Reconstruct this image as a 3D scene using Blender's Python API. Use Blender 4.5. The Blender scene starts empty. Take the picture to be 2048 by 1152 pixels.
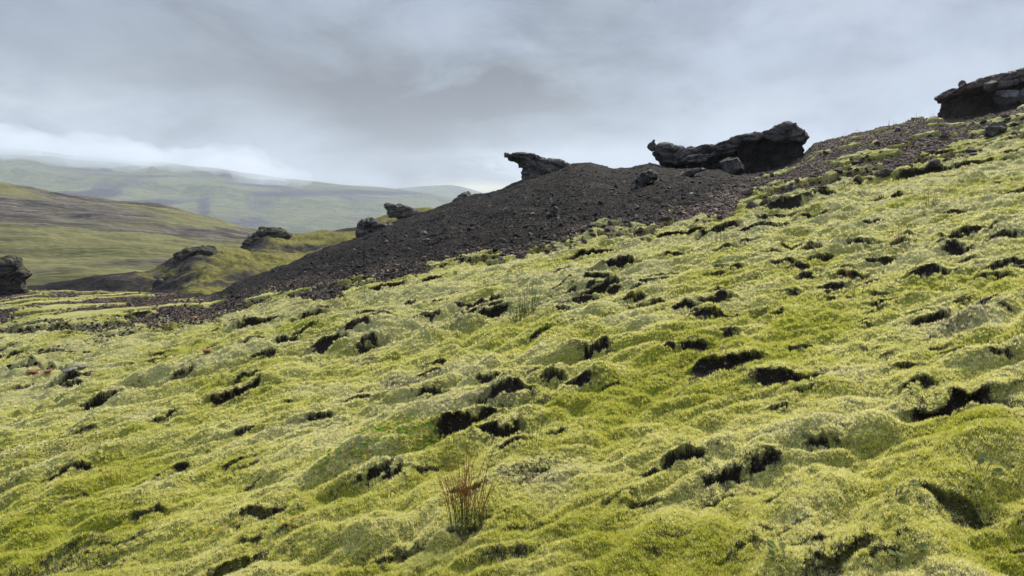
import bpy, bmesh, math, random
import numpy as np
from mathutils import Vector, Matrix

# ------------------------------------------------------------------ camera, world, sun, exposure
SC = bpy.context.scene
COL = SC.collection
F = 1479.0                                   # focal length in photo pixels (photo is 2048 x 1152)
PITCH = math.radians(6.0)                    # camera looks 6 degrees down
cam = bpy.data.objects.new('camera', bpy.data.cameras.new('camera'))
COL.objects.link(cam)
cam.data.sensor_width = 36.0
cam.data.lens = 36.0 * F / 2048.0
cam.data.clip_start = 0.05
cam.data.clip_end = 30000
cam.location = (0, 0, 0)
cam.rotation_euler = (math.pi / 2 - PITCH, 0, 0)
SC.camera = cam
SC.view_settings.view_transform = 'Standard'
SC.view_settings.look = 'None'
SC.view_settings.exposure = 0.5
SC.view_settings.gamma = 1.0
SC.cycles.max_bounces = 6
SC.cycles.diffuse_bounces = 3
SC.cycles.transparent_max_bounces = 12
SC.cycles.volume_bounces = 2
SC.cycles.use_denoising = True
SC.cycles.denoising_input_passes = 'RGB_ALBEDO_NORMAL'
SC.cycles.denoising_prefilter = 'ACCURATE'

SUN_EL, SUN_AZ = math.radians(38), math.radians(28)      # azimuth measured from +Y (view) towards +X (right)
sun = bpy.data.objects.new('sun', bpy.data.lights.new('sun', 'SUN'))
COL.objects.link(sun)
sun.data.energy = 5.0
sun.data.angle = math.radians(6)
sun.data.color = (1.0, 0.92, 0.77)
sd = Vector((math.sin(SUN_AZ) * math.cos(SUN_EL), math.cos(SUN_AZ) * math.cos(SUN_EL), math.sin(SUN_EL)))
sun.rotation_euler = (-sd).to_track_quat('-Z', 'Y').to_euler()


class NT:
    """small helper to write node trees"""
    def __init__(s, tree): s.t = tree; s.L = tree.links
    def n(s, typ, **kw):
        nd = s.t.nodes.new(typ)
        for k, v in kw.items(): setattr(nd, k, v)
        return nd
    def put(s, sock, v):
        if isinstance(v, bpy.types.NodeSocket): s.L.new(v, sock)
        elif v is not None: sock.default_value = v
    def m(s, op, a, b=None, c=None, clamp=False):
        nd = s.n('ShaderNodeMath', operation=op, use_clamp=clamp)
        s.put(nd.inputs[0], a)
        if b is not None: s.put(nd.inputs[1], b)
        if c is not None: s.put(nd.inputs[2], c)
        return nd.outputs[0]
    def mix(s, f, a, b, blend='MIX'):
        nd = s.n('ShaderNodeMix', data_type='RGBA', blend_type=blend)
        nd.clamp_factor = True
        s.put(nd.inputs[0], f); s.put(nd.inputs[6], col4(a)); s.put(nd.inputs[7], col4(b))
        return nd.outputs[2]
    def ramp(s, v, lo, hi, a=0.0, b=1.0):
        nd = s.n('ShaderNodeMapRange', interpolation_type='SMOOTHSTEP')
        s.put(nd.inputs[0], v); s.put(nd.inputs[1], lo); s.put(nd.inputs[2], hi); s.put(nd.inputs[3], a); s.put(nd.inputs[4], b)
        return nd.outputs[0]
    def noise(s, vec, scale, detail=4, rough=0.55, dist=0.0):
        nd = s.n('ShaderNodeTexNoise')
        s.put(nd.inputs['Vector'], vec); nd.inputs['Scale'].default_value = scale
        nd.inputs['Detail'].default_value = detail; nd.inputs['Roughness'].default_value = rough
        nd.inputs['Distortion'].default_value = dist
        return nd.outputs['Fac']
    def voro(s, vec, scale, out='Color', feature='F1'):
        nd = s.n('ShaderNodeTexVoronoi', feature=feature)
        s.put(nd.inputs['Vector'], vec); nd.inputs['Scale'].default_value = scale
        return nd.outputs[out]
    def vmap(s, vec, scale=(1, 1, 1), rot=(0, 0, 0), loc=(0, 0, 0)):
        nd = s.n('ShaderNodeMapping')
        s.put(nd.inputs[0], vec); nd.inputs[1].default_value = loc; nd.inputs[2].default_value = rot; nd.inputs[3].default_value = scale
        return nd.outputs[0]


def col4(c):
    if isinstance(c, (tuple, list)) and len(c) == 3: return (*c, 1.0)
    return c


def make_world():
    w = bpy.data.worlds.new('World'); SC.world = w; w.use_nodes = True
    t = w.node_tree; t.nodes.clear(); N = NT(t)
    out = N.n('ShaderNodeOutputWorld'); bg = N.n('ShaderNodeBackground'); bg.inputs[1].default_value = 0.085
    sky = N.n('ShaderNodeTexSky', sky_type='NISHITA'); sky.sun_disc = False
    sky.sun_elevation = SUN_EL; sky.sun_rotation = SUN_AZ
    d = N.n('ShaderNodeTexCoord').outputs['Generated']
    sep = N.n('ShaderNodeSeparateXYZ'); N.put(sep.inputs[0], d)
    x, y, z = sep.outputs
    inv = N.m('DIVIDE', 1.0, N.m('MAXIMUM', N.m('ADD', z, 0.30), 0.05))      # cloud deck seen in perspective
    cx = N.n('ShaderNodeCombineXYZ'); N.put(cx.inputs[0], N.m('MULTIPLY', x, inv)); N.put(cx.inputs[1], N.m('MULTIPLY', y, inv))
    dk = cx.outputs[0]
    big = N.noise(N.vmap(dk, (1, 1, 1), loc=(1.7, 0.4, 0)), 1.0, 6, 0.55, 0.5)
    fine = N.noise(N.vmap(dk, (1, 1, 1), loc=(5.2, 2.1, 0)), 2.7, 7, 0.58, 0.35)
    puff = N.noise(N.vmap(d, (1, 1, 1.7), loc=(3, 1, 2)), 9.0, 6, 0.55, 0.2)
    wob = N.m('MULTIPLY_ADD', N.m('SUBTRACT', big, 0.5), 0.9, N.m('MULTIPLY', N.m('SUBTRACT', fine, 0.5), 0.5))
    xx = N.m('ADD', x, N.m('MULTIPLY', wob, 0.55))
    zz = N.m('ADD', z, N.m('MULTIPLY', wob, 0.20))

    def blob(x0, z0, sx, sz, xs=None, zs=None):
        a = N.m('DIVIDE', N.m('SUBTRACT', xs or xx, x0), sx); b = N.m('DIVIDE', N.m('SUBTRACT', zs or zz, z0), sz)
        q = N.m('ADD', N.m('MULTIPLY', a, a), N.m('MULTIPLY', b, b))
        return N.m('EXPONENT', N.m('MULTIPLY', q, -1.0))
    base = N.mix(N.ramp(z, 0.02, 0.26), (3.45, 3.9, 4.5), (2.4, 2.85, 3.7))      # blue grey stratus, paler to the horizon
    base = N.mix(N.m('MULTIPLY', N.ramp(fine, 0.42, 0.66), 0.60), base, (4.0, 4.65, 5.7))
    base = N.mix(N.m('MULTIPLY', N.ramp(fine, 0.52, 0.32), 0.6), base, (2.0, 2.35, 3.0))
    base = N.mix(N.m('MULTIPLY', N.ramp(puff, 0.42, 0.64), 0.5), base, (4.3, 4.8, 5.6))
    cl = N.mix(0.9, sky.outputs[0], base)
    dark = N.m('ADD', blob(-0.26, 0.19, 0.40, 0.10), N.m('MULTIPLY', blob(-0.05, 0.115, 0.24, 0.055), 1.0))
    dark = N.m('MULTIPLY', N.m('MULTIPLY', dark, N.ramp(fine, 0.2, 0.7, 1.15, 0.6)), N.ramp(x, 0.10, 0.32, 1.0, 0.3))
    cl = N.mix(N.m('MULTIPLY', dark, 0.92, clamp=True), cl, (1.40, 1.48, 1.62))
    white = N.m('ADD', N.m('MULTIPLY', blob(-0.57, 0.10, 0.15, 0.045), 0.75), N.m('MULTIPLY', blob(0.09, 0.080, 0.09, 0.03), 1.5))
    white = N.m('ADD', white, N.m('MULTIPLY', blob(0.28, 0.075, 0.28, 0.05), 0.6))
    white = N.m('ADD', white, N.m('MULTIPLY', blob(-0.15, 0.055, 0.30, 0.035), 0.5))
    white = N.m('MULTIPLY', white, N.ramp(N.m('ADD', N.m('MULTIPLY', fine, 0.6), N.m('MULTIPLY', puff, 0.4)), 0.36, 0.60, 0.1, 1.2))
    cl = N.mix(N.m('MULTIPLY', white, 0.9, clamp=True), cl, (5.2, 5.65, 6.2))
    glow = blob(-0.045, 0.03, 0.06, 0.008, x, z)
    cl = N.mix(N.m('MULTIPLY', glow, 0.9, clamp=True), cl, (8.0, 7.6, 5.6))
    zen = N.ramp(z, 0.30, 0.75, 1.0, 2.8)                       # an overcast sky is brightest overhead
    hi = N.n('ShaderNodeVectorMath', operation='SCALE'); N.put(hi.inputs[0], cl); N.put(hi.inputs[3], zen)
    N.put(bg.inputs[0], hi.outputs[0]); N.L.new(bg.outputs[0], out.inputs[0])


make_world()

# ------------------------------------------------------------------ helpers: noise, projection, tagging
rng = np.random.default_rng(7)
random.seed(7)
_perm = np.random.default_rng(3).permutation(256).astype(np.int64)
_perm = np.concatenate([_perm, _perm, _perm])
_ga = np.random.default_rng(4).random(256) * 2 * np.pi
_gx, _gy = np.cos(_ga), np.sin(_ga)
_g3 = np.random.default_rng(5).normal(size=(256, 3)); _g3 /= np.linalg.norm(_g3, axis=1)[:, None]


def fade(t): return t * t * t * (t * (t * 6 - 15) + 10)


def pn(x, y, s=0):
    """2D gradient noise, about -0.7 .. 0.7"""
    x = np.asarray(x, float) + s * 17.31; y = np.asarray(y, float) + s * 9.77
    xi = np.floor(x).astype(np.int64); yi = np.floor(y).astype(np.int64)
    fx = x - xi; fy = y - yi; u = fade(fx); v = fade(fy)
    def c(i, j):
        h = _perm[_perm[(xi + i) & 255] + ((yi + j) & 255)]
        return _gx[h] * (fx - i) + _gy[h] * (fy - j)
    a = c(0, 0); a += u * (c(1, 0) - a); b = c(0, 1); b += u * (c(1, 1) - b)
    return a + v * (b - a)


def fbm(x, y, s=0, o=4, g=0.5):
    r = 0; a = 1.0
    for k in range(o):
        r = r + a * pn(x, y, s + k * 3); x = x * 2.03; y = y * 2.03; a *= g
    return r


def pn3(p, s=0):
    p = p + s * np.array([13.1, 7.7, 3.3]); i = np.floor(p).astype(np.int64); f = p - i; w = fade(f)
    r = 0
    for dx in (0, 1):
        for dy in (0, 1):
            for dz in (0, 1):
                h = _perm[_perm[_perm[(i[:, 0] + dx) & 255] + ((i[:, 1] + dy) & 255)] + ((i[:, 2] + dz) & 255)]
                g = _g3[h]; d = (f - np.array([dx, dy, dz]))
                k = (w[:, 0] if dx else 1 - w[:, 0]) * (w[:, 1] if dy else 1 - w[:, 1]) * (w[:, 2] if dz else 1 - w[:, 2])
                r = r + k * (g * d).sum(1)
    return r


def worley(p, s=0):
    """distance to nearest and second nearest feature point, cell id"""
    p = p + s * 5.17; i = np.floor(p).astype(np.int64)
    d1 = np.full(len(p), 9.0); d2 = d1.copy(); cid = np.zeros(len(p), np.int64)
    jit = np.random.default_rng(11).random((256, 3))
    for dx in (-1, 0, 1):
        for dy in (-1, 0, 1):
            for dz in (-1, 0, 1):
                c = i + np.array([dx, dy, dz])
                h = _perm[_perm[_perm[c[:, 0] & 255] + (c[:, 1] & 255)] + (c[:, 2] & 255)]
                d = np.linalg.norm(c + jit[h] - p, axis=1)
                cl = d < d1
                d2 = np.where(cl, d1, np.minimum(d2, d)); cid = np.where(cl, h, cid); d1 = np.where(cl, d, d1)
    return d1, d2, cid


def sst(lo, hi, v):
    t = np.clip((v - lo) / (hi - lo), 0, 1); return t * t * (3 - 2 * t)


CP, SP = math.cos(PITCH), math.sin(PITCH)


def uv_of(px, py):
    """photo pixel -> (x/y, z/y) of its ray"""
    xc = (np.asarray(px, float) - 1024) / F; zc = (576 - np.asarray(py, float)) / F
    dy = CP + SP * zc; dz = -SP + CP * zc
    return xc / dy, dz / dy


def px_of(x, y, z):
    yc = y * CP - z * SP; zc = y * SP + z * CP
    return 1024 + F * x / yc, 576 - F * zc / yc


def tag(o, label=None, cat=None, group=None, kind=None):
    for k, v in (('label', label), ('category', cat), ('group', group), ('kind', kind)):
        if v: o[k] = v
    return o


def link(name, me, mat=None, parent=None):
    o = bpy.data.objects.new(name, me); COL.objects.link(o)
    if mat and not me.materials: me.materials.append(mat)
    if parent: o.parent = parent
    return o


def np_mesh(name, V, Fc, smooth=True):
    me = bpy.data.meshes.new(name); V = np.ascontiguousarray(V, np.float32); Fc = np.ascontiguousarray(Fc, np.int32)
    k = Fc.shape[1]
    me.vertices.add(len(V)); me.vertices.foreach_set('co', V.ravel())
    me.loops.add(Fc.size); me.loops.foreach_set('vertex_index', Fc.ravel())
    me.polygons.add(len(Fc)); me.polygons.foreach_set('loop_start', np.arange(0, Fc.size, k, dtype=np.int32))
    me.polygons.foreach_set('loop_total', np.full(len(Fc), k, np.int32))
    me.polygons.foreach_set('use_smooth', np.full(len(Fc), smooth, bool))
    me.update(calc_edges=True)
    return me


def grid_faces(nr, nc):
    i = np.arange(nr - 1)[:, None] * nc + np.arange(nc - 1)[None, :]
    return np.stack([i, i + 1, i + nc + 1, i + nc], -1).reshape(-1, 4)


def attr(me, name, data, typ='FLOAT'):
    a = me.attributes.new(name, typ, 'POINT')
    key = {'FLOAT': 'value', 'INT': 'value', 'FLOAT_VECTOR': 'vector', 'FLOAT_COLOR': 'color'}[typ]
    a.data.foreach_set(key, np.ascontiguousarray(data, np.int32 if typ == 'INT' else np.float32).ravel())


def new_mat(name):
    m = bpy.data.materials.new(name); m.use_nodes = True; t = m.node_tree; t.nodes.clear(); N = NT(t)
    out = N.n('ShaderNodeOutputMaterial'); b = N.n('ShaderNodeBsdfPrincipled'); N.L.new(b.outputs[0], out.inputs[0])
    b.inputs['Roughness'].default_value = 0.9; b.inputs['Specular IOR Level'].default_value = 0.2
    return m, N, b, out


# ------------------------------------------------------------------ materials
MOSS_PALE, MOSS_MID, MOSS_GREEN = (0.34, 0.325, 0.125), (0.25, 0.245, 0.055), (0.175, 0.19, 0.018)


def ground_material():
    m, N, b, out = new_mat('moss_and_scree')
    P = N.n('ShaderNodeTexCoord').outputs['Object']
    a = N.n('ShaderNodeAttribute', attribute_name='mask'); s = N.n('ShaderNodeSeparateColor'); N.put(s.inputs[0], a.outputs['Color'])
    moss, black, vivid = s.outputs[0], s.outputs[1], s.outputs[2]
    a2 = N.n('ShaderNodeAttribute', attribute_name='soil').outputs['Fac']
    fine = N.noise(P, 60, 3, 0.6); mid = N.noise(P, 9, 4, 0.6); lo = N.noise(P, 2.2, 3)
    mossc = N.mix(N.ramp(N.m('ADD', vivid, N.m('MULTIPLY', N.m('SUBTRACT', mid, 0.5), 0.7)), 0.0, 0.5), MOSS_PALE, MOSS_MID)
    mossc = N.mix(N.ramp(vivid, 0.45, 1.0), mossc, MOSS_GREEN)
    mossc = N.mix(N.ramp(fine, 0.45, 0.75, 0, 0.55), mossc, (0.10, 0.10, 0.045))
    cell = N.n('ShaderNodeSeparateColor'); N.put(cell.inputs[0], N.voro(P, 9.0)); c1 = cell.outputs[0]; c2 = cell.outputs[1]
    cellb = N.n('ShaderNodeSeparateColor'); N.put(cellb.inputs[0], N.voro(P, 26.0)); d1 = cellb.outputs[0]
    rub = N.mix(c1, (0.045, 0.035, 0.029), (0.115, 0.084, 0.066))
    rub = N.mix(N.ramp(c2, 0.75, 0.95, 0, 0.8), rub, (0.16, 0.085, 0.05))
    rub = N.mix(N.m('MULTIPLY', N.ramp(lo, 0.45, 0.65), 0.6), rub, (0.085, 0.05, 0.038))
    rub = N.mix(N.ramp(d1, 0.6, 1.0, 0, 0.6), rub, (0.17, 0.15, 0.135))
    blk = N.mix(d1, (0.008, 0.0073, 0.007), (0.026, 0.023, 0.021))
    blk = N.mix(N.ramp(N.noise(N.vmap(P, (0.5, 0.16, 0.16), (0, 0, 0.5)), 2.0, 5), 0.45, 0.68, 0, 0.5), blk, (0.045, 0.038, 0.034))
    blk = N.mix(N.m('MULTIPLY', N.ramp(mid, 0.5, 0.7), 0.4), blk, (0.036, 0.032, 0.030))
    rock = N.mix(black, rub, blk)
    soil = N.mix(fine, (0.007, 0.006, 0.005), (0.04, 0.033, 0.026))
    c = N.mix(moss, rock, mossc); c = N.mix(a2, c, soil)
    N.put(b.inputs['Base Color'], c); b.inputs['Roughness'].default_value = 0.95; b.inputs['Specular IOR Level'].default_value = 0.08
    bump = N.n('ShaderNodeBump'); bump.inputs['Strength'].default_value = 0.9; bump.inputs['Distance'].default_value = 0.05
    stones = N.m('ADD', N.voro(P, 9.0, 'Distance'), N.m('MULTIPLY', N.voro(P, 26.0, 'Distance'), 0.5))
    hgt = N.m('ADD', N.m('MULTIPLY', N.m('SUBTRACT', 1.0, moss), stones), N.m('MULTIPLY', fine, 0.5))
    N.put(bump.inputs['Height'], hgt); N.L.new(bump.outputs[0], b.inputs['Normal'])
    return m


def rock_material(name, dark=(0.020, 0.018, 0.018), light=(0.155, 0.143, 0.133), moss=0.0, warm=0.0):
    m, N, b, out = new_mat(name)
    P = N.n('ShaderNodeTexCoord').outputs['Object']
    n1 = N.noise(P, 1.3, 6, 0.65); n2 = N.noise(P, 11, 5, 0.7); v = N.voro(P, 5.0, 'Distance')
    c = N.mix(N.ramp(N.m('ADD', N.m('MULTIPLY', n1, 0.6), N.m('MULTIPLY', n2, 0.5)), 0.42, 0.72), dark, light)
    if warm: c = N.mix(N.m('MULTIPLY', N.ramp(N.noise(P, 2.4, 4), 0.5, 0.7), warm), c, (0.11, 0.075, 0.06))
    c = N.mix(N.ramp(N.noise(P, 19, 3, 0.6), 0.64, 0.72, 0, 0.7), c, (0.2, 0.195, 0.18))      # pale lichen specks
    if moss:
        g = N.n('ShaderNodeNewGeometry'); sp = N.n('ShaderNodeSeparateXYZ'); N.put(sp.inputs[0], g.outputs['Normal'])
        k = N.m('MULTIPLY', N.ramp(sp.outputs[2], 0.35, 0.8), N.ramp(N.noise(P, 1.6, 4), 0.62 - 0.3 * moss, 0.75 - 0.3 * moss))
        c = N.mix(k, c, (0.10, 0.095, 0.028))
    N.put(b.inputs['Base Color'], c); b.inputs['Roughness'].default_value = 0.85
    bump = N.n('ShaderNodeBump'); bump.inputs['Strength'].default_value = 0.8; bump.inputs['Distance'].default_value = 0.08
    N.put(bump.inputs['Height'], N.m('ADD', n2, N.m('MULTIPLY', v, 0.5))); N.L.new(bump.outputs[0], b.inputs['Normal'])
    return m


def tint_material(name, stops, trans=0.0, rough=0.9, inst=True):
    """colour chosen by the point's own tint value"""
    m, N, b, out = new_mat(name)
    t = N.n('ShaderNodeAttribute', attribute_name='tint', attribute_type='INSTANCER' if inst else 'GEOMETRY').outputs['Fac']
    r = N.n('ShaderNodeValToRGB'); N.put(r.inputs[0], t); e = r.color_ramp.elements
    e[0].position, e[0].color = stops[0][0], (*stops[0][1], 1); e[1].position, e[1].color = stops[-1][0], (*stops[-1][1], 1)
    for p, c in stops[1:-1]:
        k = e.new(p); k.color = (*c, 1)
    N.put(b.inputs['Base Color'], r.outputs[0]); b.inputs['Roughness'].default_value = rough; b.inputs['Specular IOR Level'].default_value = 0.1
    if trans:
        tr = N.n('ShaderNodeBsdfTranslucent'); N.put(tr.inputs[0], r.outputs[0]); mx = N.n('ShaderNodeMixShader'); mx.inputs[0].default_value = trans
        N.L.new(b.outputs[0], mx.inputs[1]); N.L.new(tr.outputs[0], mx.inputs[2]); N.L.new(mx.outputs[0], out.inputs[0])
    return m


def plain(name, c1, c2, scale=20, trans=0.0):
    m, N, b, out = new_mat(name)
    P = N.n('ShaderNodeTexCoord').outputs['Object']
    c = N.mix(N.ramp(N.noise(P, scale, 4), 0.35, 0.65), c1, c2); N.put(b.inputs['Base Color'], c); b.inputs['Roughness'].default_value = 0.9; b.inputs['Specular IOR Level'].default_value = 0.05
    if trans:
        tr = N.n('ShaderNodeBsdfTranslucent'); N.put(tr.inputs[0], c); mx = N.n('ShaderNodeMixShader'); mx.inputs[0].default_value = trans
        N.L.new(b.outputs[0], mx.inputs[1]); N.L.new(tr.outputs[0], mx.inputs[2]); N.L.new(mx.outputs[0], out.inputs[0])
    return m


M_GROUND = ground_material()
M_BASALT = rock_material('basalt', moss=0.0)
M_BASALT_MOSSY = rock_material('mossy_basalt', (0.014, 0.012, 0.011), (0.06, 0.053, 0.047), moss=0.45, warm=0.2)
M_BROWN = rock_material('brown_basalt', (0.03, 0.025, 0.022), (0.17, 0.14, 0.125), moss=0.0, warm=0.6)
M_GREY = rock_material('grey_stone', (0.05, 0.05, 0.054), (0.11, 0.11, 0.115))
M_PALE = rock_material('pale_stone', (0.12, 0.115, 0.1), (0.26, 0.25, 0.22))
M_RED = rock_material('red_stone', (0.16, 0.06, 0.03), (0.3, 0.13, 0.07))

# ------------------------------------------------------------------ the hillside
A, B, H0 = 0.20, 0.05, 1.6        # the slope climbs to the right and a little ahead; eyes 1.6 m above it


def polyline(pts):
    p = np.array(pts, float); return p[:, 0], p[:, 1]


CREST = [(-900, 640), (-300, 604), (0, 590), (70, 583), (230, 588), (330, 590), (420, 594), (450, 584), (485, 566), (560, 537), (620, 512), (715, 475), (800, 441),
         (870, 418), (930, 397), (1000, 379), (1045, 362), (1100, 347), (1140, 329), (1180, 327), (1220, 338), (1260, 337), (1300, 327),
         (1335, 333), (1375, 335), (1440, 333), (1480, 342), (1560, 336), (1605, 314), (1628, 288), (1700, 271), (1800, 249), (1870, 236), (1900, 240), (1960, 233), (2048, 208), (2300, 140), (2900, 0)]
_cu, _cv = uv_of(*polyline(CREST))
YCREST = [(-900, 60), (0, 52), (200, 44), (330, 36), (440, 33), (560, 36), (715, 42), (930, 45), (1300, 48), (1600, 46), (1870, 42), (2900, 42)]
_yu, _yy = uv_of([p[0] for p in YCREST], [400] * len(YCREST))[0], np.array([p[1] for p in YCREST], float)


def smooth_z(x, y):
    """large shape of the hillside: tilted plane, bent to its crest, falling away behind it"""
    ys = np.maximum(y, 0.3); u = np.clip(x / ys, -3, 3)
    z0 = -H0 + A * x + B * y
    yc = np.interp(u, _yu, _yy); zc = np.interp(u, _cu, _cv) * yc
    corr = zc - (-H0 + A * u * yc + B * yc)
    corr = np.where(np.abs(u) > 1.2, 0, corr)
    y1 = np.where(u < -0.2, 9.0, 15.0)
    t = sst(0, 1, (y - y1) / (yc - y1))
    z = z0 + corr * t
    over = np.maximum(y - yc, 0)
    drop = zc - 0.06 * over - 0.30 * np.maximum(over - 2, 0)
    return np.where(y > yc, np.maximum(drop, -28), z)


th = np.radians(np.concatenate([np.linspace(-76, -40, 110)[:-1], np.linspace(-40, 40, 1340), np.linspace(40, 76, 110)[1:]]))
rr = np.concatenate([np.geomspace(0.5, 2.2, 110)[:-1], np.geomspace(2.2, 58, 1700), np.geomspace(58, 170, 70)[1:]])
NR, NC = len(rr), len(th)
R, T = np.meshgrid(rr, th, indexing='ij')
X = (R * np.sin(T)).ravel(); Y = (R * np.cos(T)).ravel()
Z = smooth_z(X, Y)
PX, PY = px_of(X, np.maximum(Y, 0.3), Z)
U = X / np.maximum(Y, 0.3)
YC = np.interp(U, _yu, _yy)

# where moss, rubble and black scree lie
edge_w = fbm(X * 0.45, Y * 0.3, 1, 3)
moss_edge = np.interp(PX, *polyline([(-900, 640), (0, 560), (380, 590), (470, 612), (650, 585), (760, 562), (1000, 512), (1180, 480), (1300, 462), (1420, 440), (1560, 402), (1750, 345), (2048, 285), (2900, 140)]))
black_edge = np.interp(PX, *polyline([(-900, 300), (300, 560), (370, 606), (440, 602), (560, 573), (700, 548), (850, 520), (1000, 490), (1150, 460), (1300, 430), (1400, 402), (1480, 368), (1560, 340), (1640, 292), (1700, 100), (2900, -300)]))
nb = 26 * edge_w
dm = PY - (moss_edge + nb * 0.6 + 20 * fbm(X * 1.5, Y * 0.9, 19, 3) * sst(700, 1000, PX) + 9 * pn(X * 4, Y * 3, 20))                      # >0 on the moss side
in_moss = sst(-4, 5, dm)
beyond = Y > YC
black = sst(-16, 16, (black_edge + 22 * fbm(X * 0.5, Y * 0.25, 5, 3)) - PY)
black = np.where(beyond & (PX > 430) & (PX < 1620), 1, black)
black *= (PX > 330)
# moss patches in the rubble band and gaps in the far moss
ang = math.radians(10)
xa = X * math.cos(ang) + Y * math.sin(ang); ya = -X * math.sin(ang) + Y * math.cos(ang)
patch = fbm(xa * 0.42, ya * 0.75, 9, 4)
band = np.clip(1 - (-dm) / 50.0, 0, 1)                # 1 at the moss edge, 0 far up the rubble
right = sst(1150, 1500, PX)
pm = sst(0.10, 0.16, patch - 0.31 + 0.30 * band + 0.12 * right * band)
left_far = sst(13, 22, Y) * (PX < 700)
gap = sst(-0.16, -0.02, fbm(X * 0.24 + 3 + 0.5 * pn(X * .3, Y * .3, 3), Y * 0.32, 21, 5, 0.6) + 0.10 * sst(15, 40, Y)) * left_far
strip = np.exp(-((PY - np.interp(PX, [-100, 0, 330, 560], [668, 662, 648, 630])) / 6.0) ** 2) * sst(560, 330, PX) * (fbm(X, Y, 33, 2) > -0.18)
bare_l = np.exp(-(((PX - 70) / 80) ** 2 + ((PY - 742) / 9) ** 2))
gap = np.maximum(gap, np.maximum(strip * 1.2, sst(0.35, 0.6, bare_l)))
gap = np.maximum(gap, sst(0.4, 0.7, np.exp(-(((PX - 640) / 55) ** 2 + ((PY - 590) / 13) ** 2))))
moss = np.clip(np.maximum(in_moss * (1 - np.clip(gap, 0, 1)), pm * (1 - in_moss) * (1 - 0.96 * black)), 0, 1)
moss = np.where(beyond, moss * 0.5, moss)
moss *= (1 - np.where(PX < 1000, black, 0) * 0.9)

# height of the moss cushions
fa = math.radians(24); Xr = X * math.cos(fa) + Y * math.sin(fa); Yr = -X * math.sin(fa) + Y * math.cos(fa)
wx = Xr + 0.30 * pn(X * 1.0, Y * 1.0, 2); wy = Yr + 0.30 * pn(X * 1.0, Y * 1.0, 4)
sab = lambda n, e: np.sqrt(n * n + e * e) - e
big = pn(X * 0.33, Y * 0.33, 6)
cush = 0.23 * sab(pn(wx * 0.68, wy * 1.15, 7), 0.05) + 0.20 * sab(pn(wx * 1.3, wy * 2.3, 8), 0.04)
cush2 = 0.10 * sab(pn(wx * 3.0, wy * 4.8, 10), 0.04) + 0.035 * pn(wx * 4.6, wy * 6.6, 13) + 0.018 * pn(wx * 11, wy * 13, 12)
cush = cush * np.clip(0.85 + 1.3 * fbm(X * 0.4, Y * 0.4, 18, 2), 0.4, 1.5)
amp = np.clip(R.ravel() / 3.0, 0.6, 1.0)
mo = 0.11 * big + (cush + cush2) * amp
far_fade = np.clip(1.15 - Y / 70, 0.5, 1) * (1 - 0.6 * sst(14, 24, Y) * sst(900, 500, PX))
Zm = mo * far_fade + 0.010 * pn(X * 32, Y * 32, 14) + 0.13 * sst(0.2, 0.9, moss)
rill = sab(pn(X * 0.75 + 0.4 * Y, Y * 0.16, 17), 0.04) * sst(20, 30, Y)
Zr = 0.10 * big + 0.22 * rill + 0.12 * fbm(X * 0.9, Y * 0.9, 15, 4) + 0.05 * fbm(X * 4, Y * 4, 16, 3, 0.6)
Zadd = Zm * moss + Zr * (1 - moss)
rel = cush - 0.08
near = in_moss * (R.ravel() < 14) * (R.ravel() > 2)
Zadd = Zadd - (Zadd * near).sum() / near.sum() * sst(30, 12, Y)
ZG = (Z + Zadd).reshape(NR, NC)


def ground_zv(x, y):
    x = np.asarray(x, float); y = np.asarray(y, float); r = np.hypot(x, y); t = np.arctan2(x, y)
    i = np.clip(np.searchsorted(rr, r), 1, NR - 1); j = np.clip(np.searchsorted(th, t), 1, NC - 1)
    fr = np.clip((r - rr[i - 1]) / (rr[i] - rr[i - 1]), 0, 1); ft = np.clip((t - th[j - 1]) / (th[j] - th[j - 1]), 0, 1)
    return (ZG[i - 1, j - 1] * (1 - ft) + ZG[i - 1, j] * ft) * (1 - fr) + (ZG[i, j - 1] * (1 - ft) + ZG[i, j] * ft) * fr


def ground_z(x, y): return float(ground_zv(x, y))


def hit(px, py):
    """where the ray through a photo pixel meets the finished hillside"""
    u, v = uv_of(px, py); yy = np.geomspace(1.2, 60, 2500)
    below = ground_zv(u * yy, yy) > v * yy
    i = int(np.argmax(below)) if below.any() else int(np.argmin(v * yy - ground_zv(u * yy, yy)))
    return float(u * yy[i]), float(yy[i])


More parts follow.
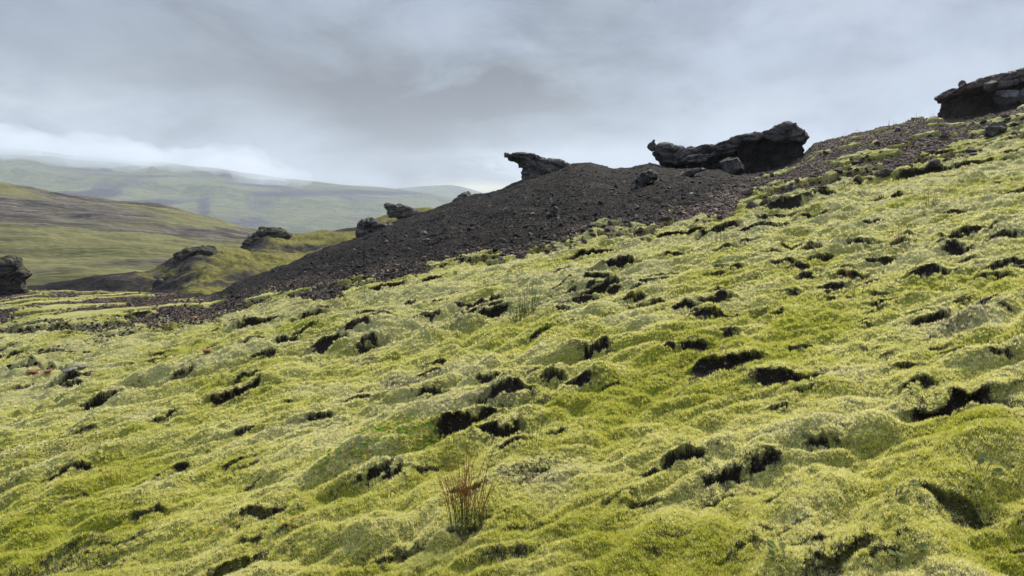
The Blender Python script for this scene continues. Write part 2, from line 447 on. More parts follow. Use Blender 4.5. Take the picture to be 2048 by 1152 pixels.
# hollows torn into the moss: (px, py, width, height) read off the photograph
HOLES = [(470, 775, 95, 40), (205, 782, 60, 50), (290, 718, 62, 18), (172, 701, 60, 18), (112, 694, 72, 22), (600, 659, 66, 22), (655, 680, 60, 24),
         (530, 634, 92, 28), (500, 667, 52, 26), (955, 614, 105, 34), (1190, 692, 52, 32), (1192, 572, 105, 32), (1265, 587, 55, 22), (1445, 710, 135, 42),
         (1385, 690, 62, 26), (1010, 758, 95, 38), (930, 830, 120, 50), (1005, 852, 75, 40), (1372, 895, 85, 62), (1450, 942, 66, 46), (1912, 792, 160, 68),
         (1560, 742, 130, 40), (1645, 506, 52, 24), (1872, 626, 95, 40), (1950, 1030, 220, 60), (850, 937, 44, 26), (520, 1012, 95, 44), (480, 1108, 140, 70),
         (300, 1008, 66, 44), (1690, 1098, 140, 70), (1285, 1002, 62, 44), (1530, 915, 66, 26), (1160, 757, 62, 26), (1225, 766, 44, 18), (752, 940, 56, 24),
         (1452, 661, 34, 16), (1330, 680, 46, 22), (1180, 500, 95, 24), (1440, 445, 90, 26), (1350, 455, 110, 22), (770, 566, 76, 22), (860, 556, 64, 14), (910, 580, 28, 12),
         (1955, 447, 95, 28), (1720, 476, 55, 20), (1630, 490, 44, 16), (1560, 403, 74, 18), (1552, 427, 66, 12), (1340, 541, 62, 14), (1440, 545, 50, 16),
         (1452, 576, 44, 14), (1580, 579, 36, 12), (1670, 569, 62, 16), (1682, 534, 40, 10), (1920, 488, 34, 14), (2036, 378, 44, 14), (1780, 386, 62, 14),
         (1730, 352, 90, 20), (1850, 338, 110, 26), (1970, 318, 90, 18), (1900, 420, 50, 12), (1870, 300, 70, 16), (2010, 300, 60, 14), (1640, 378, 60, 14),
         (640, 822, 46, 22), (415, 690, 40, 14), (365, 745, 40, 14), (320, 705, 34, 14), (440, 650, 36, 12), (420, 642, 40, 10), (710, 640, 50, 14), (1080, 660, 40, 14),
         (820, 604, 40, 12), (760, 622, 44, 16), (1100, 745, 50, 18), (875, 720, 40, 16), (330, 830, 50, 20), (160, 745, 40, 14), (50, 772, 44, 12), (260, 1070, 60, 28),
         (1560, 805, 40, 18), (1720, 640, 44, 14), (1760, 585, 40, 12), (1600, 690, 46, 16), (1830, 760, 60, 24), (2000, 700, 50, 20), (1990, 585, 50, 16),
         (1500, 480, 36, 10), (1540, 500, 30, 10), (1120, 535, 40, 10), (1000, 505, 60, 18), (180, 632, 50, 10), (120, 645, 40, 10), (270, 628, 50, 12), (40, 660, 50, 14),
         (620, 625, 60, 18), (1040, 590, 34, 10), (660, 605, 40, 10)]
hr = random.Random(5)
for _ in range(330):                                   # and lesser ones between them
    q = (hr.uniform(-100, 2150), hr.uniform(300, 1130) if _ % 2 else hr.uniform(300, 640))
    if q[1] < np.interp(q[0], [-100, 650, 1300, 2100], [640, 620, 490, 330]): continue
    w_ = hr.uniform(26, 84) * (q[1] / 900) * (1.3 if q[1] < 620 else 0.9); HOLES.append((q[0], q[1], w_, max(9.0, w_ * hr.uniform(0.2, 0.32))))
soil = np.zeros_like(X); DX = np.zeros_like(X); DY = np.zeros_like(X)
wnx = pn(X * 3.2, Y * 3.2, 41); wny = pn(X * 3.2, Y * 3.2, 42); wn2 = pn(X * 11, Y * 11, 43); wn3 = pn(X * 34, Y * 34, 44)
THc = T.ravel()
for k, (hx, hy, hw, hh) in enumerate(HOLES):
    cx, cy = hit(hx, hy + hh * 0.35)
    sc = cy / F
    nearf = 1 - 0.5 * sst(930, 1080, hy)
    rx = hw * 0.52 * sc; sa_ = min(0.5, 1.25 * H0 / cy * 0.8); ry = min(0.62 * rx, 0.34 * hh * sc / sa_) * hr.uniform(0.7, 1.1)
    dep = float(np.clip(hh * sc - 1.1 * ry * sa_, 0.30 * hh * sc, 0.55 * hh * sc)) * nearf + 0.008
    r0 = math.hypot(cx, cy); t0 = math.atan2(cx, cy); pad = 2.2 * max(rx, ry)
    i0, i1 = np.searchsorted(rr, [r0 - pad, r0 + pad]); j0, j1 = np.searchsorted(th, [t0 - pad / r0, t0 + pad / r0])
    if i1 <= i0 or j1 <= j0: continue
    I = (np.arange(i0, i1)[:, None] * NC + np.arange(j0, j1)[None, :]).ravel()
    tilt = t0 - math.radians(hr.uniform(0, 25))
    ca, sa = math.cos(tilt), -math.sin(tilt)
    ax, ay = X[I] - cx, Y[I] - cy
    a0 = (ax * ca + ay * sa) / (rx * 1.25); b0 = (-ax * sa + ay * ca) / (ry * 0.9)
    a_ = a0 + 0.75 * pn(a0 * 1.2 + k * 7.3, b0 * 0.8, 45) + 0.05 * wn2[I]
    b_ = b0 + 1.5 * pn(a0 * 1.7 + k * 3.1, b0 * 0.35, 46) + 0.45 * pn(a0 * 4.3 + k * 1.9, b0 * 0.8, 47) + 0.05 * wn2[I]
    Ma = 1 - sst(0.35, 1.1, np.abs(a_))
    arch = 1 - 0.45 * np.clip(a_, -1.2, 1.2) ** 2              # the far rim curves round
    bb = b_ - (arch - 1)
    S = sst(-1.0, 0.35, bb) * (1 - sst(0.55, 1.10, bb))
    depth = dep * Ma * S
    lip = 0.30 * dep * (1 - sst(0.6, 1.5, np.abs(a_))) * sst(0.8, 1.1, bb) * (1 - sst(1.2, 3.2, bb))
    Zadd[I] += lip - depth
    fwd = 0.24 * ry * Ma * sst(0.92, 1.06, bb) * (1 - sst(1.06, 1.9, bb))   # the rim hangs over the hollow
    DX[I] -= fwd * -sa; DY[I] -= fwd * ca
    zz = 2.0 * (lip - depth)
    torn = pn(X[I] * 13, Y[I] * 9 + zz * 22, 43) + 0.8 * pn(X[I] * 33, Y[I] * 24 + zz * 55, 44)
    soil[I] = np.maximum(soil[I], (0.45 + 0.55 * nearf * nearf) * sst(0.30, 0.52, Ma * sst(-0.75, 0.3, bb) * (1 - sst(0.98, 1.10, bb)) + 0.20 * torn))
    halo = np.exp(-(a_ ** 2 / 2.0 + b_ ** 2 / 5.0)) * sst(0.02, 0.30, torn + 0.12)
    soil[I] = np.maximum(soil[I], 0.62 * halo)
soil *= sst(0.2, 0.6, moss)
dead = sst(0.36, 0.52, fbm(X * 1.0, Y * 1.3, 50, 3) + 0.2 * pn(X * 14, Y * 14, 51) + 0.25 * pn(X * 38, Y * 38, 52))    # worn, thin moss with earth between
soil = np.maximum(soil, 0.42 * dead * in_moss * sst(22, 10, Y))
vivid = np.clip(0.26 + 0.75 * fbm(X * 0.55, Y * 0.55, 55, 3) - 2.6 * rel + 0.5 * pn(X * 2.6, Y * 2.6, 57) + 0.32 * sst(9, 3, Y) - 0.12 * sst(6, 14, Y), 0, 1)
lush = [(790, 880, 100, 40, 0.5), (1930, 880, 90, 45, 0.9), (1620, 650, 60, 16, 0.7), (1200, 800, 90, 25, 0.6), (1350, 1110, 200, 60, 0.45), (2000, 1100, 90, 60, 0.5), (700, 1000, 120, 40, 0.4), (620, 655, 50, 16, 0.6)]
for lx, ly, lw, lh, g in lush:
    vivid = np.clip(vivid + g * np.exp(-(((PX - lx) / lw) ** 2 + ((PY - ly) / lh) ** 2)), 0, 1)

XF, YF, ZF = X + DX, Y + DY, Z + Zadd
ZG = ZF.reshape(NR, NC)
SOILG = soil.reshape(NR, NC)


gm = np_mesh('ground', np.stack([XF, YF, ZF], 1), grid_faces(NR, NC)[:, ::-1])
attr(gm, 'mask', np.stack([moss, black, vivid, np.ones_like(moss)], 1), 'FLOAT_COLOR')
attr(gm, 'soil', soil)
tag(link('ground', gm, M_GROUND), kind='structure')


# ------------------------------------------------------------------ mounds, hills and mountains behind
def hill_material(name, grass, grass2, bare, dark, scale, moss_bias=0.5, streak=0.0, steep=(0.5, 0.8)):
    m, N, b, out = new_mat(name)
    P = N.n('ShaderNodeTexCoord').outputs['Object']
    Q = N.vmap(P, (1, 1, 1), (0, 0, math.radians(-20)))
    Q = N.vmap(Q, (0.22, 1.0, 1.6)) if streak else P
    n1 = N.noise(Q, scale, 6, 0.6, 0.3); n2 = N.noise(Q, scale * 5, 6, 0.65); n3 = N.noise(P, scale * 0.35, 4, 0.5)
    g = N.mix(N.ramp(n2, 0.35, 0.65), grass, grass2)
    r = N.mix(N.ramp(n2, 0.4, 0.65), dark, bare)
    geo = N.n('ShaderNodeNewGeometry'); sp = N.n('ShaderNodeSeparateXYZ'); N.put(sp.inputs[0], geo.outputs['Normal'])
    k = N.m('ADD', N.m('MULTIPLY', n1, 0.7), N.m('MULTIPLY', n3, 0.5))
    a = N.n('ShaderNodeAttribute', attribute_name='bare').outputs['Fac']
    k = N.m('SUBTRACT', k, N.m('MULTIPLY', a, 0.5))
    f = N.ramp(k, moss_bias - 0.10, moss_bias + 0.10)
    f = N.m('MULTIPLY', f, N.ramp(sp.outputs[2], steep[0], steep[1]))
    c = N.mix(f, r, g)
    if streak:
        S1 = N.vmap(N.vmap(P, (1, 1, 1), (0, 0, math.radians(-32))), (0.10, 1.0, 1.0))
        c = N.mix(N.ramp(N.noise(S1, 0.16, 5, 0.6, 0.4), 0.58, 0.68, 0, 0.65), c, dark)
        c = N.mix(N.ramp(N.noise(S1, 0.42, 4, 0.6, 0.4), 0.55, 0.68, 0, 0.55), c, grass2)
    c = N.mix(N.ramp(N.m('ADD', a, N.m('MULTIPLY', N.m('SUBTRACT', n2, 0.5), 1.6)), 0.55, 0.8), c, dark)
    N.put(b.inputs['Base Color'], c); b.inputs['Roughness'].default_value = 0.95; b.inputs['Specular IOR Level'].default_value = 0.1
    bump = N.n('ShaderNodeBump'); bump.inputs['Strength'].default_value = 0.7; bump.inputs['Distance'].default_value = 0.12 / scale
    N.put(bump.inputs['Height'], n2); N.L.new(bump.outputs[0], b.inputs['Normal'])
    return m


def ridge(name, top, Yt, yf, zf, yb, zb, mat, ncol, nrow, disp, barefn=None, power=1.0):
    """a hill: crest through the given skyline at distance Yt, falling to (yf, zf) in front and (yb, zb) behind"""
    u, v = uv_of(*polyline(top)); uu = np.linspace(u[0], u[-1], ncol); vv = np.interp(uu, u, v)
    k = np.ones(9) / 9; vv = np.convolve(np.pad(vv, 4, 'edge'), k, 'valid')
    t = np.concatenate([np.linspace(0, 1, nrow), 1 + np.linspace(0, 1, nrow // 3)[1:]])
    Tt, Uu = np.meshgrid(t, uu, indexing='ij'); Vv = np.broadcast_to(vv, Tt.shape)
    yy = np.where(Tt <= 1, yf + (Yt - yf) * Tt, Yt + (yb - Yt) * (Tt - 1)); zt = Vv * Yt
    s = np.where(Tt <= 1, np.clip(Tt, 0, 1) ** power, 0); s2 = np.clip(Tt - 1, 0, 1)
    zz = np.where(Tt <= 1, zf + (zt - zf) * s, zt + (zb - zt) * s2 ** 1.5)
    xx = Uu * yy
    keep = 1 - 0.75 * np.exp(-((Tt - 1) / 0.06) ** 2)
    zz = zz + disp(xx, yy, Tt) * keep
    me = np_mesh(name, np.stack([xx.ravel(), yy.ravel(), zz.ravel()], 1), grid_faces(len(t), ncol)[:, ::-1])
    PXh, PYh = px_of(xx, yy, zz)
    attr(me, 'bare', (barefn(PXh, PYh, xx, yy) if barefn else np.zeros_like(xx)).ravel())
    return tag(link(name, me, mat), kind='structure')


M_MOUND = hill_material('mound_moss', (0.17, 0.155, 0.035), (0.085, 0.08, 0.025), (0.045, 0.038, 0.033), (0.015, 0.013, 0.012), 0.5, 0.52, 0, (0.3, 0.6))
dsp = lambda a, f, s: (lambda x, y, t: a * fbm(x * f, y * f, s, 5, 0.55))


def gauss2(px, py, *blobs):
    r = 0
    for (x0, y0, sx, sy, w) in blobs: r = r + w * np.exp(-(((px - x0) / sx) ** 2 + ((py - y0) / sy) ** 2))
    return r


ridge('low_mound', [(-700, 640), (-200, 640), (-60, 610), (70, 576), (130, 562), (200, 549), (260, 544), (330, 548), (420, 560), (600, 600)], 60, 46, -8.0, 70, -9, M_MOUND, 260, 70, dsp(0.5, 0.25, 61),
      lambda px, py, x, y: gauss2(px, py, (150, 575, 150, 30, 0.9)))
ridge('rocky_mound', [(60, 640), (160, 590), (250, 563), (300, 538), (345, 515), (375, 500), (405, 495), (440, 500), (490, 502), (560, 513), (620, 518), (720, 530), (900, 560)], 68, 42, -6.4, 84, -10, M_MOUND, 420, 120, dsp(0.9, 0.2, 63),
      lambda px, py, x, y: gauss2(px, py, (365, 522, 60, 16, 0.5), (290, 572, 60, 18, 0.8), (420, 560, 120, 20, 0.25), (500, 508, 60, 8, -0.6)), 0.8)
ridge('far_mound', [(380, 580), (430, 540), (480, 496), (505, 470), (528, 456), (560, 460), (590, 468), (650, 466), (690, 457), (720, 452), (760, 434), (790, 424), (820, 416), (860, 417), (900, 424), (1100, 460)], 90, 62, -6.6, 110, -10, M_MOUND, 420, 110, dsp(0.8, 0.17, 66),
      lambda px, py, x, y: gauss2(px, py, (500, 480, 30, 20, 0.9), (600, 495, 60, 9, 0.5), (690, 458, 30, 4, 0.8), (630, 480, 60, 9, -0.3)), 0.85)

M_HILL = hill_material('hill_grass', (0.155, 0.15, 0.062), (0.11, 0.105, 0.04), (0.14, 0.118, 0.10), (0.045, 0.04, 0.037), 0.05, 0.53, 1, (0.2, 0.4))


def gully(x, y, t):
    q = x * 0.94 + y * 0.34; w = -x * 0.34 + y * 0.94
    return 4.2 * sab(pn(q * 0.012, w * 0.06, 71), 0.05) * 2 + 2.4 * fbm(q * 0.03, w * 0.12, 72, 4) + 0.0 * t


ridge('hill', [(-900, 200), (-500, 290), (-200, 335), (0, 366), (60, 376), (130, 388), (200, 398), (330, 420), (430, 440), (500, 458), (560, 476), (640, 505), (760, 560)], 460, 120, -15, 700, -40, M_HILL, 500, 260, gully,
      lambda px, py, x, y: gauss2(px, py, (110, 412, 190, 24, 0.42), (420, 465, 110, 14, 0.40), (240, 440, 140, 18, 0.2), (0, 530, 160, 60, -0.12)), 1.15)

M_MTN = hill_material('mountain_grass', (0.12, 0.13, 0.055), (0.07, 0.078, 0.045), (0.08, 0.078, 0.08), (0.02, 0.02, 0.03), 0.005, 0.52, 0, (0.55, 0.85))


def mtn(x, y, t):
    n = 16 * sab(pn(x * 0.0022, y * 0.0012, 81), 0.04) * 2 + 9 * fbm(x * 0.006, y * 0.004, 82, 5)
    return n + 26 * sst(0.58, 0.64, t + 0.05 * pn(x * 0.002, y * 0.001, 83)) - 26 * t * sst(0, 1, t) + 16 * sst(0.82, 0.86, t + 0.04 * pn(x * 0.003, 0.5 + 0 * y, 84)) - 16 * sst(0.6, 1, t)


ridge('mountain', [(-1400, 270), (-500, 285), (-100, 290), (60, 300), (150, 312), (250, 320), (330, 326), (430, 336), (480, 345), (540, 353), (620, 362), (700, 371), (780, 376), (860, 388), (950, 404), (1100, 430), (1400, 480)], 3200, 900, -130, 4400, -200, M_MTN, 700, 300, mtn,
      lambda px, py, x, y: gauss2(px, py, (208, 385, 26, 9, 1.4), (408, 412, 11, 20, 0.8), (300, 404, 60, 5, 0.8), (690, 385, 140, 4.0, 1.25), (520, 410, 30, 12, 0.45), (150, 388, 60, 4, 1.1), (330, 405, 20, 5, 0.7), (560, 390, 60, 3.5, 0.8), (330, 352, 90, 3, 0.6), (500, 445, 30, 8, 0.6)), 1.1)
ridge('distant_mountain', [(500, 430), (650, 400), (760, 380), (830, 374), (880, 370), (910, 371), (935, 377), (965, 387), (1000, 396), (1100, 410), (1300, 440)], 4700, 2600, -260, 5600, -300, M_MTN, 260, 120, lambda x, y, t: 30 * fbm(x * 0.003, y * 0.003, 88, 5), None, 1.0)

# ------------------------------------------------------------------ rocks
tmpdeps = bpy.context.evaluated_depsgraph_get


def remesh(bm, voxel):
    me = bpy.data.meshes.new('raw'); bm.to_mesh(me); bm.free()
    o = bpy.data.objects.new('raw', me); COL.objects.link(o)
    md = o.modifiers.new('r', 'REMESH'); md.mode = 'VOXEL'; md.voxel_size = voxel
    dg = bpy.context.evaluated_depsgraph_get(); ev = o.evaluated_get(dg)
    res = bpy.data.meshes.new_from_object(ev)
    bpy.data.objects.remove(o); bpy.data.meshes.remove(me)
    return res


def roughen(me, amp, freq, seed, bed=0.0, blocky=1.0):
    """layered, blocky lava surface"""
    n = len(me.vertices); P = np.empty(n * 3, np.float32); me.vertices.foreach_get('co', P); P = P.reshape(-1, 3).astype(float)
    Nn = np.empty(n * 3, np.float32); me.vertices.foreach_get('normal', Nn); Nn = Nn.reshape(-1, 3).astype(float)
    Q = P.copy(); Q[:, 2] -= bed * P[:, 0]; Q = Q * freq
    W = Q + 0.35 * np.stack([pn3(Q * 1.3, seed), pn3(Q * 1.3, seed + 1), pn3(Q * 1.3, seed + 2)], 1)
    S = W * np.array([0.7, 0.7, 2.6])
    d1, d2, cid = worley(S, seed); h = ((cid * 37) % 101) / 101.0 - 0.5
    d3, d4, cid2 = worley(S * 2.3, seed + 3); h2 = ((cid2 * 53) % 97) / 97.0 - 0.5
    crack = -np.exp(-((d2 - d1) / 0.10) ** 2) * 0.7; crack2 = -np.exp(-((d4 - d3) / 0.10) ** 2) * 0.4
    fine = pn3(Q * 5, seed + 5) * 0.7 + pn3(Q * 11, seed + 6) * 0.5
    D = amp * (blocky * (1.5 * h + 1.3 * crack) + blocky * 0.9 * (h2 + crack2) + 0.9 * pn3(Q * 0.9, seed + 7) + 0.55 * fine)
    P = P + Nn * D[:, None]
    me.vertices.foreach_set('co', P.astype(np.float32).ravel()); me.update()
    me.polygons.foreach_set('use_smooth', np.ones(len(me.polygons), bool))
    return me


def outcrop_mesh(layers, Yd, voxel, amp, freq, seed, bed=0.0, blocky=1.0):
    """each layer: outline in photo pixels taken at distance Yd (+ own offset), with real thickness front and back along the line of sight"""
    bm = bmesh.new()
    allp = []
    for (outl, front, back, shrink) in layers:
        u, v = uv_of(*polyline(outl)); P = np.stack([u * Yd, np.full_like(u, Yd), v * Yd], 1)
        d = P.mean(0); d[2] = 0; d /= np.linalg.norm(d); c = P.mean(0); allp.append(c)
        rings = []
        for f, s in ((-front, 1 - shrink), (-0.6 * front, 1 - 0.25 * shrink), (0, 1.0), (back * 0.7, 0.97), (back, 0.8)):
            rings.append([bm.verts.new(Vector(c + (p - c) * s + d * f)) for p in P])
        n = len(P)
        for a, b in zip(rings, rings[1:]):
            for i in range(n):
                bm.faces.new((a[i], a[(i + 1) % n], b[(i + 1) % n], b[i]))
        bm.faces.new(rings[0]); bm.faces.new(rings[-1][::-1])
    bmesh.ops.triangulate(bm, faces=bm.faces[:])
    bmesh.ops.recalc_face_normals(bm, faces=bm.faces[:])
    me = remesh(bm, voxel)
    return roughen(me, amp, freq, seed, bed, blocky)


def place_origin(o):
    """put the object's origin at the base of its mesh"""
    me = o.data; n = len(me.vertices); P = np.empty(n * 3, np.float32); me.vertices.foreach_get('co', P); P = P.reshape(-1, 3)
    c = np.array([P[:, 0].mean(), P[:, 1].mean(), P[:, 2].min()], np.float32)
    me.vertices.foreach_set('co', (P - c).ravel()); me.update(); o.location = c.tolist()
    return o


def outcrop(name, layers, Yd, voxel, amp, freq, seed, mat, label, cat, bed=0.0, blocky=1.0, group=None):
    o = link(name, outcrop_mesh(layers, Yd, voxel, amp, freq, seed, bed, blocky), mat)
    return tag(place_origin(o), label, cat, group)


outcrop('rock_outcrop', [
    ([(1008, 309), (1022, 306), (1046, 305), (1072, 306), (1082, 313), (1086, 320), (1068, 328), (1044, 328), (1030, 322), (1014, 317)], 1.1, 1.0, 0.3),
    ([(1036, 318), (1060, 310), (1100, 315), (1122, 318), (1134, 325), (1150, 332), (1172, 345), (1160, 372), (1050, 378), (1046, 360), (1041, 347), (1043, 336), (1038, 328)], 0.9, 1.6, 0.3)],
    44.5, 0.055, 0.11, 1.1, 1, M_BASALT, 'black beak-shaped lava outcrop jutting left from the crest of the scree', 'rock', -0.25)

outcrop('rock_outcrop', [
    ([(1418, 302), (1428, 290), (1470, 276), (1545, 264), (1551, 256), (1574, 250), (1594, 255), (1602, 263), (1612, 267), (1619, 278), (1602, 288), (1562, 290), (1520, 284), (1484, 298), (1425, 312)], 2.2, 1.5, 0.12),
    ([(1302, 308), (1308, 299), (1312, 291), (1332, 288), (1352, 293), (1376, 297), (1402, 293), (1428, 288), (1440, 303), (1400, 316), (1372, 332), (1350, 338), (1326, 331), (1310, 317)], 1.2, 1.6, 0.25),
    ([(1364, 327), (1372, 318), (1420, 310), (1474, 301), (1484, 306), (1440, 315), (1400, 324), (1376, 333)], 1.9, 1.0, 0.15),
    ([(1400, 305), (1480, 285), (1600, 275), (1612, 300), (1600, 345), (1400, 360), (1370, 345)], -0.1, 2.2, 0.1)],
    45.0, 0.06, 0.12, 0.9, 2, M_BASALT, 'long dark lava slab with an overhanging right end on the ridge', 'rock', 0.2)

outcrop('rock_outcrop', [
    ([(1871, 201), (1876, 192), (1890, 185), (1910, 182), (1935, 173), (1990, 157), (2048, 141), (2150, 112), (2270, 100), (2270, 160), (2100, 178), (2050, 176), (1980, 186), (1930, 196), (1890, 204), (1875, 207)], 1.6, 2.0, 0.12),
    ([(1878, 203), (1990, 180), (2260, 140), (2270, 235), (2050, 235), (1990, 235), (1930, 242), (1878, 246), (1872, 226), (1882, 218)], 0.1, 2.4, 0.1)],
    40.5, 0.055, 0.12, 0.95, 3, M_BROWN, 'broken brown lava cliff with a dark hollow under its top, uppermost on the slope', 'rock', 0.25)

outcrop('rock_outcrop', [
    ([(-150, 530), (-60, 512), (0, 517), (22, 515), (42, 518), (46, 534), (61, 540), (66, 549), (57, 557), (53, 563), (57, 585), (50, 606), (-60, 612), (-150, 606)], 1.6, 2.2, 0.25)],
    48, 0.06, 0.14, 1.0, 4, M_BASALT_MOSSY, 'dark mossy-topped lava block standing on the low ground at the left edge', 'rock', 0.0)

outcrop('rock_outcrop', [([(326, 550), (350, 510), (366, 497), (400, 490), (424, 493), (442, 504), (462, 524), (440, 550)], 1.6, 1.4, 0.35)], 64, 0.09, 0.2, 0.7, 5, M_BASALT_MOSSY,
        'weathered lava crown on the nearer of the two rocky mounds', 'rock')
outcrop('rock_outcrop', [([(460, 518), (478, 494), (502, 466), (518, 457), (540, 453), (562, 456), (584, 470), (574, 492), (520, 512)], 1.8, 1.6, 0.35)], 87, 0.11, 0.24, 0.6, 6, M_BASALT_MOSSY,
        'jagged lava crown on the farther rocky mound, against the pale mountain', 'rock')
outcrop('rock_outcrop', [([(712, 478), (714, 452), (722, 440), (740, 435), (752, 440), (758, 450), (778, 447), (800, 453), (775, 470), (748, 480)], 0.8, 1.0, 0.3)], 41.5, 0.05, 0.12, 1.2, 7, M_BASALT,
        'squat dark crag at the lower left end of the black scree ridge', 'rock')
outcrop('rock_outcrop', [([(768, 410), (773, 407), (786, 408), (791, 411), (801, 408), (813, 412), (832, 418), (850, 428), (840, 440), (778, 436), (774, 424), (770, 418)], 0.9, 1.0, 0.3)], 84, 0.07, 0.12, 1.0, 8, M_BASALT,
        'small black hammer-headed rock on the grassy knoll behind the scree', 'rock')
outcrop('rock_outcrop', [([(900, 416), (906, 404), (916, 395), (926, 388), (938, 384), (941, 395), (937, 408)], 0.7, 0.8, 0.3)], 44.6, 0.045, 0.10, 1.3, 9, M_BASALT,
        'small pointed crag on the scree skyline left of the beak-shaped outcrop', 'rock')


def stone_mesh(seed, sub=3, squash=(1, 1, 1), rough=0.05, cuts=14):
    r = np.random.default_rng(seed); bm = bmesh.new(); bmesh.ops.create_icosphere(bm, subdivisions=sub, radius=1)
    me = bpy.data.meshes.new('stone'); bm.to_mesh(me); bm.free()
    n = len(me.vertices); P = np.empty(n * 3, np.float32); me.vertices.foreach_get('co', P); P = P.reshape(-1, 3).astype(float)
    for _ in range(cuts):
        q = r.normal(size=3); q /= np.linalg.norm(q); d = r.uniform(0.55, 0.85)
        P -= np.maximum(P @ q - d, 0)[:, None] * q
    if sub > 2:
        P *= (1 + rough * pn3(P * 2.2, seed) * 2 + rough * pn3(P * 6, seed + 1) * 1.4)[:, None]
    P *= np.array(squash); me.vertices.foreach_set('co', P.astype(np.float32).ravel()); me.update()
    me.polygons.foreach_set('use_smooth', np.zeros(len(me.polygons), bool))
    return me


def boulder(px, py, w, h, mat, label, seed, group=None, name='boulder', Yd=None, dz=0.0, sub=4, cat='boulder'):
    """a stone whose base centre stands at photo pixel (px, py)"""
    if Yd is None: x, y = hit(px, py)
    else: x, y = float(uv_of(px, py)[0] * Yd), Yd
    s = y / F; z = ground_z(x, y) + dz if Yd is None else float(uv_of(px, py)[1] * Yd)
    o = link(name, stone_mesh(seed, sub, (w * s * 0.55, w * s * 0.5, h * s * 0.58)), mat)
    o.location = (x, y, z + h * s * 0.40); o.rotation_euler = (0, random.Random(seed).uniform(-.25, .25), random.Random(seed).uniform(0, 6.28))
    return tag(o, label, cat, group)


outcrop('perched_stone', [([(1293, 294), (1297, 286), (1304, 282), (1309, 279), (1313, 290), (1312, 298), (1304, 303), (1297, 299)], 0.3, 0.3, 0.3)], 44.6, 0.03, 0.04, 2.2, 10, M_GREY,
        'pointed grey stone perched on the left tip of the long slab', 'stone')
outcrop('boulder', [([(1268, 360), (1272, 350), (1284, 343), (1302, 338), (1313, 348), (1314, 356), (1302, 364), (1276, 390)], 0.5, 0.6, 0.25)], hit(1286, 374)[1], 0.035, 0.05, 1.6, 11, M_BASALT,
        'dark wedge-shaped boulder on the scree below the perched stone', 'boulder')
outcrop('boulder', [([(1352, 354), (1368, 343), (1404, 335), (1413, 339), (1392, 347), (1362, 364)], 0.7, 0.5, 0.2)], hit(1380, 354)[1], 0.035, 0.05, 1.6, 12, M_BASALT, 'flat dark slab lying on the scree beneath the long outcrop', 'boulder', 0.3)
outcrop('boulder', [([(1440, 324), (1450, 318), (1476, 314), (1484, 325), (1490, 342), (1464, 350), (1450, 350)], 0.6, 0.6, 0.2)], hit(1466, 347)[1], 0.035, 0.06, 1.5, 13, M_BASALT, 'square dark block propped under the overhang of the long slab', 'boulder')
outcrop('boulder', [([(1969, 268), (1970, 256), (1985, 252), (2003, 253), (2016, 258), (2000, 266), (1984, 282)], 0.4, 0.4, 0.25)], hit(1990, 271)[1], 0.02, 0.025, 2.5, 14, M_GREY, 'angular blue-grey boulder on bare brown ground below the upper cliff', 'boulder')
boulder(1924, 176, 18, 15, M_BROWN, 'small rounded stone sitting on top of the upper brown cliff', 21, Yd=39.8)
boulder(2016, 207, 46, 30, M_BASALT, 'round dark boulder in the hollow under the upper cliff', 22, Yd=38.8)
boulder(2049, 203, 22, 30, M_GREY, 'grey boulder beside the round dark one, at the right edge', 23, Yd=38)
boulder(1982, 180, 30, 24, M_BASALT, 'dark pointed block wedged below the roof of the upper cliff', 24, Yd=38.8)
boulder(1108, 432, 15, 20, M_BASALT, 'upright black stone alone on the middle of the scree', 25)
boulder(1097, 433, 12, 8, M_BASALT, 'low black stone leaning at the foot of the upright one', 26)
boulder(847, 471, 14, 10, M_PALE, 'pale rounded stone on the black scree, upper of a pair', 27)
boulder(853, 485, 13, 9, M_GREY, 'grey stone on the black scree just below the pale one', 28)
boulder(1065, 431, 10, 7, M_PALE, 'small tan stone left of the upright black stone', 29)
boulder(68, 748, 30, 9, M_RED, 'flat rust-red stone on bare ground near the left edge', 30)
boulder(96, 746, 16, 7, M_RED, 'smaller rust-red stone beside the flat one', 31)
boulder(140, 745, 30, 8, M_PALE, 'flat pale grey stone lying beyond the red stones', 32)
boulder(163, 738, 20, 8, M_PALE, 'thin pale stone behind the flat pale grey one', 33)
boulder(413, 708, 15, 8, M_RED, 'bright orange stone lying alone on the moss', 34)
boulder(968, 514, 10, 8, M_RED, 'small orange-brown stone at the upper moss edge', 35)
boulder(322, 563, 9, 7, M_PALE, 'pale block among dark rubble at the foot of the rocky mound', 36, Yd=56)
boulder(1404, 326, 26, 12, M_BASALT, 'dark round boulder tucked under the middle ledge of the long slab', 37, Yd=43.3)
boulder(1540, 340, 16, 8, M_BROWN, 'brown stone on the ground before the dark overhang', 38)
boulder(1795, 264, 14, 10, M_GREY, 'grey stone breaking the skyline halfway up to the upper cliff', 39)

